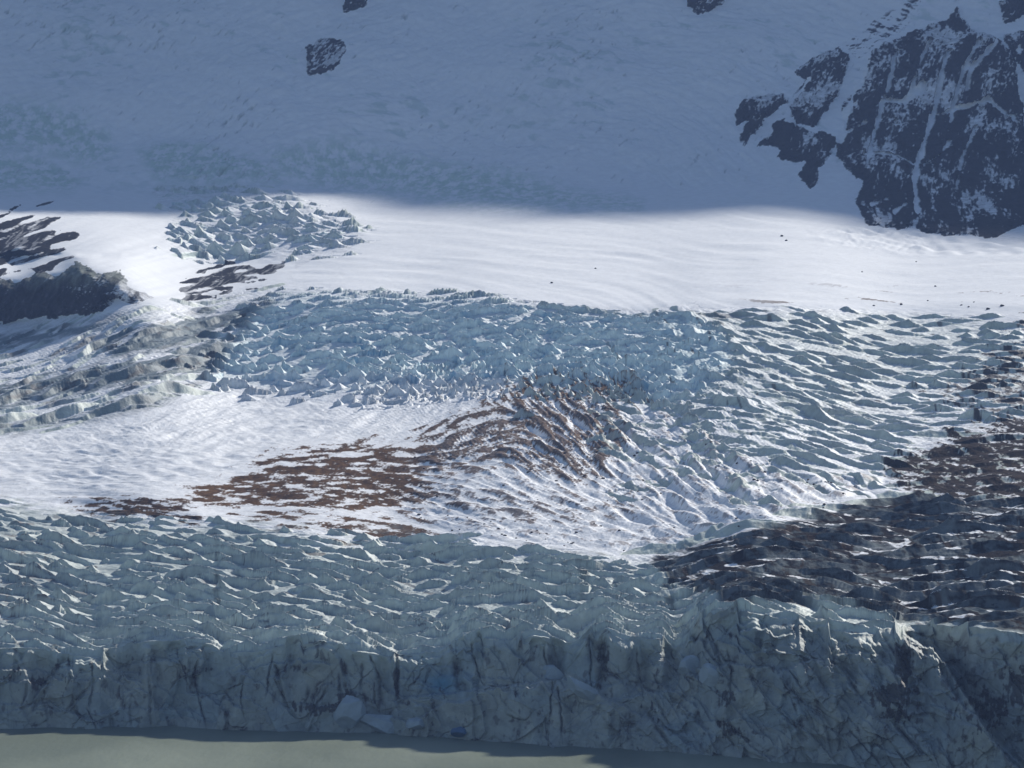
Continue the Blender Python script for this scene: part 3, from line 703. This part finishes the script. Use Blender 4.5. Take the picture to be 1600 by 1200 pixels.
for (a, b, su, sv, k) in spots:
    sp = np.maximum(sp, k * np.exp(-(((Uc - a) / su) ** 2 + ((Vcb - b) / sv) ** 2)))
m5 = fbm(Uc / 4, Vcb / 16, 194, 3)
mix(sstep(.5, .8, sp + (.9 * m2 + .5 * m3 + .6 * m5) * (sp > .04)) * .85, DARK * .7)
mix(np.clip(crack1 * .6 + crack2 * .5, 0, 1) * sstep(.0, .5, m1 + .3 * m2), DARK)
mix(sstep(.3, .6, m2 + .5 * m3 + .3 * m1 + .25 * sstep(1380, 1500, Uc)) * .55, DARK * 1.3)
mix(np.exp(-(((Uc - 690) / 26) ** 2 + ((Vcb - 1068) / 16) ** 2)) * .8, np.array((.07, .26, .42), F32))
mix(sstep(40, 4, Vcb - vr + 9 * m2) * .45, ICE)
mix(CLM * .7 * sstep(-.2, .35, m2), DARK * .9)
mix(GAP * .8 * sstep(.0, .5, m1 + m2 + .2 * m3), DARK * 1.2)
mix(sstep(.35, .7, fbm(Uc / 5, Vcb / 46, 193, 3) + .4 * m1) * .45, GREYICE * .55)
albC = np.clip(alb, .01, .92)
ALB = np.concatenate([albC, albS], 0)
log('albedo')

# ------------------------------------------------------------------ which piece of the place each patch belongs to
mid = lambda A: A[:-1, :-1]
REG = np.zeros((NC + NS - 1, NU - 1), np.int16)
names = ['ice_cliff', 'glacier', 'moraine', 'rubble', 'icefall', 'snowfield', 'mountain_snow', 'upper_icefall', 'ice_fin']
VA_, UA_ = mid(VA), mid(UA)
full = lambda A: np.concatenate([np.full((NC, NU), 99, A.dtype), A], 0)[:-1, :-1]
REG[NC:] = 1
sv_ = VA_[NC:]
def reg(mask, k): REG[NC:][mid(mask)] = k
sfd = S(Z['snowfield'])
reg((Vs < 300) | ((Vs < 345) & (sfd > 0) & (S(Z['upice']) > 0)), 6)
reg(sfd < 0, 5)
reg((Us < 460) & (Vs < 500) & (Vs > 296) & (S(Z['leftice']) > 0) & (sfd > 0), 5)
reg(S(Z['upice']) < 0, 7)
reg(S(Z['icefall']) < 0, 4)
reg((S(Z['moraine']) + 8 * n1 < 0) | (S(Z['mor_hi']) + 10 * n1 < 0), 2)
reg(dm > .55, 3)
RNAME = {}
for n, key in enumerate(ROCKS):
    reg(ROCK == n + 1, 20 + n)

# towers and slabs of ice that stand out one by one
SQ = mid(SID).copy(); FQ = mid(W) > .6
cnt = np.bincount(SQ[(SQ >= 0) & FQ & (REG[NC:] < 20) & (REG[NC:] != 3)].ravel(), minlength=len(slabs))
SERACS = []
def pick(test, n, label, group):
    ids = [k for k in np.argsort(-cnt) if cnt[k] > 60 and test(*slabs[k][:2])][:n]
    for k in ids:
        w_ = (SQ == k) & FQ & (REG[NC:] < 20) & (REG[NC:] != 3)
        left = set(zip(*[q.tolist() for q in np.nonzero(w_)])); best = []
        while left:
            st = [left.pop()]; got = []
            while st:
                p = st.pop(); got.append(p)
                for e in ((p[0] + 1, p[1]), (p[0] - 1, p[1]), (p[0], p[1] + 1), (p[0], p[1] - 1)):
                    if e in left: left.remove(e); st.append(e)
            if len(got) > len(best): best = got
        SERACS.append((200 + len(SERACS), label, group))
        b_ = np.array(best); REG[NC + b_[:, 0], b_[:, 1]] = SERACS[-1][0]
pick(lambda u, v: v > 800 and at(Z['moraine'], u, v) > 4, 60, 'grey teal overlapping ice slab with a bright crest on the glacier front', 'ice slabs behind the cliff rim')
pick(in_fall_plain, 30, 'blue white ice tower among the jagged towers of the icefall', 'towers of the icefall')
pick(in_up, 8, 'fluted ice tower standing in the sunlit snow at upper left', 'towers of the upper icefall')

# ------------------------------------------------------------------ materials
def ground_material(name, rough, bump_sc, bump_d, spec=.3, vary=.25):
    m = bpy.data.materials.new(name); m.use_nodes = True
    nt = m.node_tree; N = nt.nodes; L = nt.links
    b = N['Principled BSDF']
    at_ = N.new('ShaderNodeAttribute'); at_.attribute_name = 'albedo'
    geo = N.new('ShaderNodeNewGeometry')
    no = N.new('ShaderNodeTexNoise'); no.inputs['Scale'].default_value = bump_sc; no.inputs['Detail'].default_value = 6; no.inputs['Roughness'].default_value = .6
    L.new(geo.outputs['Position'], no.inputs['Vector'])
    no2 = N.new('ShaderNodeTexNoise'); no2.inputs['Scale'].default_value = bump_sc * .23; no2.inputs['Detail'].default_value = 5
    L.new(geo.outputs['Position'], no2.inputs['Vector'])
    mr = N.new('ShaderNodeMapRange'); mr.inputs[1].default_value = .3; mr.inputs[2].default_value = .7; mr.inputs[3].default_value = 1 - vary; mr.inputs[4].default_value = 1 + vary * .4
    L.new(no2.outputs['Fac'], mr.inputs[0])
    mul = N.new('ShaderNodeVectorMath'); mul.operation = 'SCALE'
    L.new(at_.outputs['Color'], mul.inputs[0]); L.new(mr.outputs[0], mul.inputs['Scale'])
    L.new(mul.outputs[0], b.inputs['Base Color'])
    ad = N.new('ShaderNodeMath'); ad.operation = 'MULTIPLY_ADD'; ad.inputs[1].default_value = 2.2
    L.new(no2.outputs['Fac'], ad.inputs[0]); L.new(no.outputs['Fac'], ad.inputs[2])
    bp = N.new('ShaderNodeBump'); bp.inputs['Distance'].default_value = bump_d; bp.inputs['Strength'].default_value = .7
    L.new(ad.outputs[0], bp.inputs['Height']); L.new(bp.outputs[0], b.inputs['Normal'])
    b.inputs['Roughness'].default_value = rough; b.inputs['Specular IOR Level'].default_value = spec
    return m
M_ice = ground_material('weathered_ice', .6, .8, .5, .25, .2)
M_mor = ground_material('debris_cover', .97, .6, .8, .02, .35)
M_snow = ground_material('firn_snow', .9, .5, .35, .1, .06)
M_rock = ground_material('dark_rock', .95, .5, 1.2, .05, .45)
M_rub = ground_material('rubble_cover', .97, 1.2, .6, .02, .4)
M_cliff = ground_material('fractured_ice', .6, .55, .9, .3, .25)

idx = np.arange((NC + NS) * NU, dtype=np.int64).reshape(NC + NS, NU)
Q0 = idx[:-1, :-1].ravel(); 
XA_, YA_, ZA_ = XA.ravel(), YA.ravel(), ZA.ravel(); ALB_ = ALB.reshape(-1, 3)
def piece(name, mask, mat, kind=None, label=None, cat=None, group=None, smooth=True):
    q = Q0[mask.ravel()]
    if len(q) == 0: return None
    quad = np.stack([q, q + 1, q + NU + 1, q + NU], 1).ravel()
    vid, li = np.unique(quad, return_inverse=True)
    li = li.astype(np.int32)
    co = np.stack([XA_[vid], YA_[vid], ZA_[vid]], 1).astype(F32)
    org = np.array([co[:, 0].mean(), co[:, 1].mean(), co[:, 2].min()], F32)
    co -= org
    me = bpy.data.meshes.new(name)
    me.vertices.add(len(vid)); me.vertices.foreach_set('co', co.ravel())
    me.loops.add(len(li)); me.loops.foreach_set('vertex_index', li)
    n = len(q)
    me.polygons.add(n); me.polygons.foreach_set('loop_start', np.arange(0, 4 * n, 4, dtype=np.int32))
    if smooth: me.polygons.foreach_set('use_smooth', np.ones(n, bool))
    a = me.attributes.new('albedo', 'FLOAT_COLOR', 'POINT')
    c4 = np.ones((len(vid), 4), F32); c4[:, :3] = ALB_[vid]
    a.data.foreach_set('color', c4.ravel())
    me.materials.append(mat)
    me.update(calc_edges=True)
    o = bpy.data.objects.new(name, me); COL.objects.link(o); o.location = org.tolist()
    tag(o, label, cat, kind, group)
    return o
def tag(o, label=None, cat=None, kind=None, group=None):
    if label: o['label'] = label
    if cat: o['category'] = cat
    if kind: o['kind'] = kind
    if group: o['group'] = group

piece('ice_cliff', REG == 0, M_cliff, None, 'broken blue grey ice cliff standing in the lake along the glacier front', 'ice cliff')
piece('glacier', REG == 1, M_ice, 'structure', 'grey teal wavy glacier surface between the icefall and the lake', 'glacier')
piece('moraine', REG == 2, M_mor, 'structure', 'dark debris covered ice ridges at the right edge of the glacier', 'moraine')
piece('rubble', REG == 3, M_rub, 'stuff', 'brown rubble strewn in bands over the middle of the white glacier', 'rubble')
piece('icefall', REG == 4, M_ice, 'structure', 'blue jagged icefall across the middle of the glacier', 'icefall')
piece('snowfield', REG == 5, M_snow, 'structure', 'bright sunlit snowfield above the icefall', 'snowfield')
piece('mountain_slope', REG == 6, M_snow, 'structure', 'shaded blue snow slope of the mountain', 'mountain')
piece('upper_icefall', REG == 7, M_ice, 'structure', 'small icefall of fluted towers on the sunlit snow at upper left', 'icefall')
RL = {'cliff_dark': ('rock_cliff', 'black rock cliff under a grey ice rim at the left edge', 'cliff'),
      'rock_streaks': ('rock_outcrop', 'dark rock streaked with snow lying above the black cliff at the left edge', 'rock outcrop'),
      'hollow_low': ('rock_outcrop', 'low dark hollow painted as rock just right of the white snow gully beside the black cliff', 'rock outcrop'),
      'nunatak': ('rock_outcrop', 'lone dark rock island in the shaded snow slope high on the left', 'rock outcrop'),
      'slab': ('rock_slab', 'smooth dark rock slab left of the main buttress, split off by a snow gully', 'rock slab'),
      'rib': ('rock_rib', 'leftmost small rock rib of the mountain, pointing down to the left', 'rock rib'),
      'spur': ('rock_spur', 'ragged rock spur below the smooth slab, ending in a narrow tip', 'rock spur'),
      'buttress': ('rock_buttress', 'huge dark rock buttress cut by white snow gullies at upper right', 'rock buttress'),
      'crag': ('rock_crag', 'dark crag above the right edge of the big buttress', 'rock crag'),
      'toprock': ('rock_outcrop', 'dark rock cut off by the top of the picture, left of the buttress', 'rock outcrop'),
      'toprock2': ('rock_outcrop', 'thin dark rock hanging into the snow above the peak of the buttress', 'rock outcrop'),
      'toprock3': ('rock_outcrop', 'tiny dark rock at the top edge above the lone rock island', 'rock outcrop')}
for n, key in enumerate(ROCKS):
    nm, lb, ct = RL[key]
    piece(nm, REG == 20 + n, M_rock, None, lb, ct, 'rocks in the mountain snow' if nm == 'rock_outcrop' else None)
for rid, lb, gr in SERACS:
    piece('serac', REG == rid, M_ice, None, lb, 'serac', gr)
log('pieces')

# ------------------------------------------------------------------ loose ice blocks and boulders
def lump(name, loc, size, seed, mat, colour, label, cat, group=None, sub=4, nfac=14, rot=0):
    bm = bmesh.new(); bmesh.ops.create_icosphere(bm, subdivisions=sub, radius=1)
    r = np.random.default_rng(seed)
    pn = r.standard_normal((nfac, 3)); pn /= np.linalg.norm(pn, axis=1)[:, None]; pd = r.uniform(.62, .95, nfac)
    co = np.array([v.co[:] for v in bm.verts])
    dt = co @ pn.T
    rr_ = np.where(dt > .05, pd / np.maximum(dt, .05), 9).min(1); rr_ = np.minimum(rr_, 1.15)
    co = co * rr_[:, None]
    co += .035 * fbm(co[:, 0] * 3 + seed, co[:, 1] * 3 + co[:, 2] * 2.3, 99, 3)[:, None] * co
    co *= np.array(size)
    me = bpy.data.meshes.new(name)
    for v, c in zip(bm.verts, co): v.co = c
    bm.to_mesh(me); bm.free()
    a = me.attributes.new('albedo', 'FLOAT_COLOR', 'POINT')
    c4 = np.ones((len(co), 4), F32); c4[:, :3] = colour
    a.data.foreach_set('color', c4.ravel())
    me.materials.append(mat)
    o = bpy.data.objects.new(name, me); COL.objects.link(o); o.location = loc; o.rotation_euler = (0, rot, 0)
    tag(o, label, cat, None, group)
    return o
def on_face(u, v):
    i = int(round((u - uu[0]) / (uu[1] - uu[0]))); j = int(np.clip(np.searchsorted(-Vcb[:, i], -v), 0, NC - 1))
    return Xc[j, i], Yc[j, i], Zc[j, i]
for k, (u, v, wp, hp, pr, rot, lb) in enumerate([
    (866, 1058, 50, 36, 3.0, .1, 'rounded pale ice block perched on a ledge halfway up the cliff'),
    (906, 1074, 60, 24, 2.0, .5, 'long ice block sloping down to the right beside the rounded pale block'),
    (548, 1116, 46, 60, 3.0, .1, 'tall pointed pale ice block leaning on the cliff foot under the black dirt band'),
    (598, 1130, 80, 36, 3.0, .15, 'wide slumped pale ice block at the waterline beside the tall pointed one'),
    (652, 1128, 36, 22, 2.0, 0, 'small rounded ice block just above the water at the cliff foot'),
    (1078, 1042, 40, 40, 2.5, .1, 'square pale ice block right of the steep white-edged ridge in the cliff'),
    (1112, 1054, 44, 34, 2.0, .3, 'grey blue ice block beside the square pale block in the cliff'),
    (720, 1143, 30, 18, 2.0, 0, 'dark blue lump standing in for a notch at the waterline below the blue cavity')]):
    x, y, z = on_face(u, v)
    m_ = FOC / y
    lump('ice_block', (x, y - pr * .3, z), (wp / m_ / 2, pr + 2.5, hp / m_ / 2), 300 + k, M_cliff, (.34, .41, .45) if k < 7 else (.08, .16, .28), lb, 'ice block', None, 5, 16, rot)  # the last lump's dark blue stands in for a notch in the ice
big = [(1222,369,7,'boulder higher up and first from the left below the shaded slope'),(1229,375,6,''),(1365,477,5,''),(1408,476,6,''),(1450,470,4,''),(1502,477,5,''),(1514,479,5,''),(1544,482,8,''),(1566,478,9,''),(1462,448,5,''),(1347,424,4,''),(1522,473,4,''),(1431,409,4,''),(862,442,6,''),(931,420,5,'')]
for k, (u, v, wp, _) in enumerate(big):
    j, i = find(u, v); m_ = FOC / D[j, i]; r_ = .6 * wp / m_ / 2
    lb = 'dark boulder lying on the sunlit snowfield'
    if u < 900: lb = 'lone dark boulder low on the smooth snow in the middle, nearest the icefall'
    elif u < 1000: lb = 'lone dark boulder on the snow right of the small hollow'
    elif v > 481: lb = 'dark boulder just left of the biggest boulder at the right end of the snowfield'
    elif wp == 9: lb = 'biggest dark boulder at the right end of the snowfield'
    lump('boulder', (float(X[j, i]), float(D[j, i]), float(Zf[j, i]) + r_ * .3), (r_ * 1.2, r_, r_ * .8), 400 + k, M_rock, (.05, .045, .045), lb, 'boulder', 'boulders on the snowfield' if lb.startswith('dark boulder lying') else None, 3, 10)
rb = np.random.default_rng(77); nb = 0
while nb < 110:
    u, v = rb.uniform(600, 1330), rb.uniform(690, 868)
    if at(Z['snowbowl2'], u, v) > -6 or rb.random() > .25 + .75 * sstep(60, 4, -at(Z['snowbowl2'], u, v)): continue
    j, i = find(u, v); m_ = FOC / D[j, i]; r_ = rb.uniform(1.5, 4.5) / m_ / 2
    lump('boulder', (float(X[j, i]), float(D[j, i]), float(Zf[j, i]) + r_ * .3), (r_ * 1.3, r_, r_ * .8), 500 + nb, M_rock, (.06, .045, .04), 'small dark boulder on the white ice below the brown rubble', 'boulder', 'boulders on the white bowl', 2, 9)
    nb += 1


# ------------------------------------------------------------------ the ridge above: it throws the shadow on the upper snow
SH = [(-330,356),(0,335),(150,312),(240,293),(300,288),(420,292),(540,312),(700,330),(900,345),(1100,338),(1300,350),(1450,365),(1600,385),(1930,415)]
se, ce = math.sin(rad(SUN_EL)), math.cos(rad(SUN_EL)); sxn, cyn = math.sin(rad(SUN_AZ)), math.cos(rad(SUN_AZ))
YR = 5330.0
qx, qz = [], []
for k in range(0, 114):
    u = -330 + 20 * k
    v = float(cinterp(np.array([u]), SH)[0])
    j, i = find(u, v)
    i0, i1 = max(0, i - 230), min(NU, i + 231)
    dm_ = float(D[j, i0:i1].mean())
    P = ((u - U0) / FOC * dm_, dm_, HC + (V0 - v) / FOC * dm_)
    s = (YR - P[1]) / cyn
    qx.append(P[0] + s * sxn); qz.append(P[2] + s * se / ce)
o_ = np.argsort(qx); qx = np.array(qx)[o_]; qz = np.array(qz)[o_]
log('ridge', qx.min(), qx.max(), qz.min(), qz.max())
gx = np.linspace(-1200, 2500, 760); gt = np.linspace(0, 1, 60)
zr = np.interp(gx, qx, qz); 
ker = np.hanning(41); ker /= ker.sum(); zr = np.convolve(np.pad(zr, 20, mode='edge'), ker, 'valid')
zr = zr + 130 * sstep(400, 220, gx)
zr = zr + 22 * perlin(gx / 120, gx * 0, 94) + 9 * perlin(gx / 38, gx * 0, 95) + 3 * perlin(gx / 13, gx * 0, 96)
GX, GT = np.meshgrid(gx, gt)
y0 = np.interp(gx, X[-1], D[-1]) ; z0 = np.interp(gx, X[-1], Zf[-1]) - 6
y0 = y0 + 3
up = np.clip(GT / .6, 0, 1); dn = np.clip((GT - .6) / .4, 0, 1)
GY = y0 + (YR - y0) * up + 500 * dn
GZ = z0 + (zr - z0) * up ** .92 - 500 * dn
wig = np.sin(np.pi * up) * (dn == 0)
GY = GY + wig * 14 * fbm(GX / 80, GZ / 80, 97, 4)
n = GX.size
me = bpy.data.meshes.new('mountain')
ii = np.arange(n).reshape(GX.shape)
qd = np.stack([ii[:-1, :-1], ii[:-1, 1:], ii[1:, 1:], ii[1:, :-1]], -1).reshape(-1, 4)
me.from_pydata(np.stack([GX, GY, GZ], -1).reshape(-1, 3).tolist(), [], qd.tolist())
me.polygons.foreach_set('use_smooth', np.ones(len(qd), bool))
a = me.attributes.new('albedo', 'FLOAT_COLOR', 'POINT')
rm = sstep(.1, .35, fbm(GX / 90, GZ / 70, 98, 4))[..., None]
c4 = np.ones((n, 4), F32); c4[:, :3] = (SNOW * (1 - rm) + STONE * rm).reshape(-1, 3)
a.data.foreach_set('color', c4.ravel())
me.materials.append(M_snow)
o = bpy.data.objects.new('mountain', me); COL.objects.link(o)
tag(o, 'snowy mountain ridge rising above the shaded slope', 'mountain', 'structure')

# ------------------------------------------------------------------ lake
def lake():
    me = bpy.data.meshes.new('lake')
    me.from_pydata([(-3500, -1500, 0), (3500, -1500, 0), (3500, 2600, 0), (-3500, 2600, 0)], [], [(0, 1, 2, 3)])
    m = bpy.data.materials.new('milky_lake_water'); m.use_nodes = True
    N = m.node_tree.nodes; L = m.node_tree.links; b = N['Principled BSDF']
    geo = N.new('ShaderNodeNewGeometry')
    mp = N.new('ShaderNodeMapping'); mp.inputs['Scale'].default_value = (.012, .004, 1); mp.inputs['Rotation'].default_value = (0, 0, rad(8))
    L.new(geo.outputs['Position'], mp.inputs[0])
    no = N.new('ShaderNodeTexNoise'); no.inputs['Scale'].default_value = 1; no.inputs['Detail'].default_value = 6
    L.new(mp.outputs[0], no.inputs['Vector'])
    cr = N.new('ShaderNodeValToRGB')
    cr.color_ramp.elements[0].position = .42; cr.color_ramp.elements[0].color = (.145, .172, .128, 1)
    cr.color_ramp.elements[1].position = .64; cr.color_ramp.elements[1].color = (.225, .255, .192, 1)
    L.new(no.outputs['Fac'], cr.inputs[0]); L.new(cr.outputs[0], b.inputs['Base Color'])
    n2_ = N.new('ShaderNodeTexNoise'); n2_.inputs['Scale'].default_value = .25; n2_.inputs['Detail'].default_value = 5
    mp2 = N.new('ShaderNodeMapping'); mp2.inputs['Scale'].default_value = (1, .35, 1)
    L.new(geo.outputs['Position'], mp2.inputs[0]); L.new(mp2.outputs[0], n2_.inputs['Vector'])
    bp = N.new('ShaderNodeBump'); bp.inputs['Distance'].default_value = .6; bp.inputs['Strength'].default_value = .5
    L.new(n2_.outputs['Fac'], bp.inputs['Height']); L.new(bp.outputs[0], b.inputs['Normal'])
    b.inputs['Roughness'].default_value = .5; b.inputs['Specular IOR Level'].default_value = .12
    me.materials.append(m)
    o = bpy.data.objects.new('lake', me); COL.objects.link(o)
    tag(o, 'milky grey green lake at the foot of the ice cliff', 'lake', 'structure')
lake()

# ------------------------------------------------------------------ air
def haze():
    x0, x1, y0, y1, z0, z1 = -3600, 3600, -1600, 6200, -30, 1500
    vs = [(x, y, z) for z in (z0, z1) for y in (y0, y1) for x in (x0, x1)]
    fs = [(0, 2, 3, 1), (4, 5, 7, 6), (0, 1, 5, 4), (2, 6, 7, 3), (0, 4, 6, 2), (1, 3, 7, 5)]
    me = bpy.data.meshes.new('haze'); me.from_pydata(vs, [], fs)
    m = bpy.data.materials.new('thin_air'); m.use_nodes = True
    N = m.node_tree.nodes; L = m.node_tree.links
    N.remove(N['Principled BSDF'])
    v = N.new('ShaderNodeVolumePrincipled'); v.inputs['Density'].default_value = HAZE; v.inputs['Color'].default_value = (.36, .54, 1, 1); v.inputs['Anisotropy'].default_value = 0.0
    L.new(v.outputs[0], N['Material Output'].inputs['Volume'])
    me.materials.append(m)
    o = bpy.data.objects.new('haze', me); COL.objects.link(o)
    tag(o, 'thin blue mountain air over the whole valley', 'haze', 'stuff')
HAZE = 0.000042
haze()

# ------------------------------------------------------------------ light and camera
sun = bpy.data.lights.new('sun', 'SUN'); sun.energy = 5.0; sun.angle = rad(2.4); sun.color = (1, .95, .88)
so = bpy.data.objects.new('sun', sun); COL.objects.link(so)
from mathutils import Vector
sd_ = Vector((sxn * ce, cyn * ce, se))
so.rotation_euler = sd_.to_track_quat('Z', 'Y').to_euler(); so.location = sd_ * 3000
wd = bpy.data.worlds.new('World'); scene.world = wd; wd.use_nodes = True
N = wd.node_tree.nodes
sk = N.new('ShaderNodeTexSky'); sk.sky_type = 'NISHITA'; sk.sun_disc = False; sk.sun_elevation = rad(SUN_EL); sk.sun_rotation = rad(SUN_AZ); sk.altitude = 900; sk.ozone_density = 1.9
wd.node_tree.links.new(sk.outputs[0], N['Background'].inputs[0]); N['Background'].inputs[1].default_value = 0.09
cam = bpy.data.cameras.new('camera'); co_ = bpy.data.objects.new('camera', cam); COL.objects.link(co_)
co_.location = (0, 0, HC); co_.rotation_euler = (rad(90), 0, 0)
cam.sensor_width = 36; cam.lens = 36 * FOC / 1600; cam.shift_y = -(600 - V0) / 1600
cam.clip_start = 1; cam.clip_end = 20000
scene.camera = co_
scene.view_settings.view_transform = 'Standard'; scene.view_settings.look = 'None'; scene.view_settings.exposure = 0.08
scene.cycles.max_bounces = 5; scene.cycles.volume_bounces = 0
log('done')
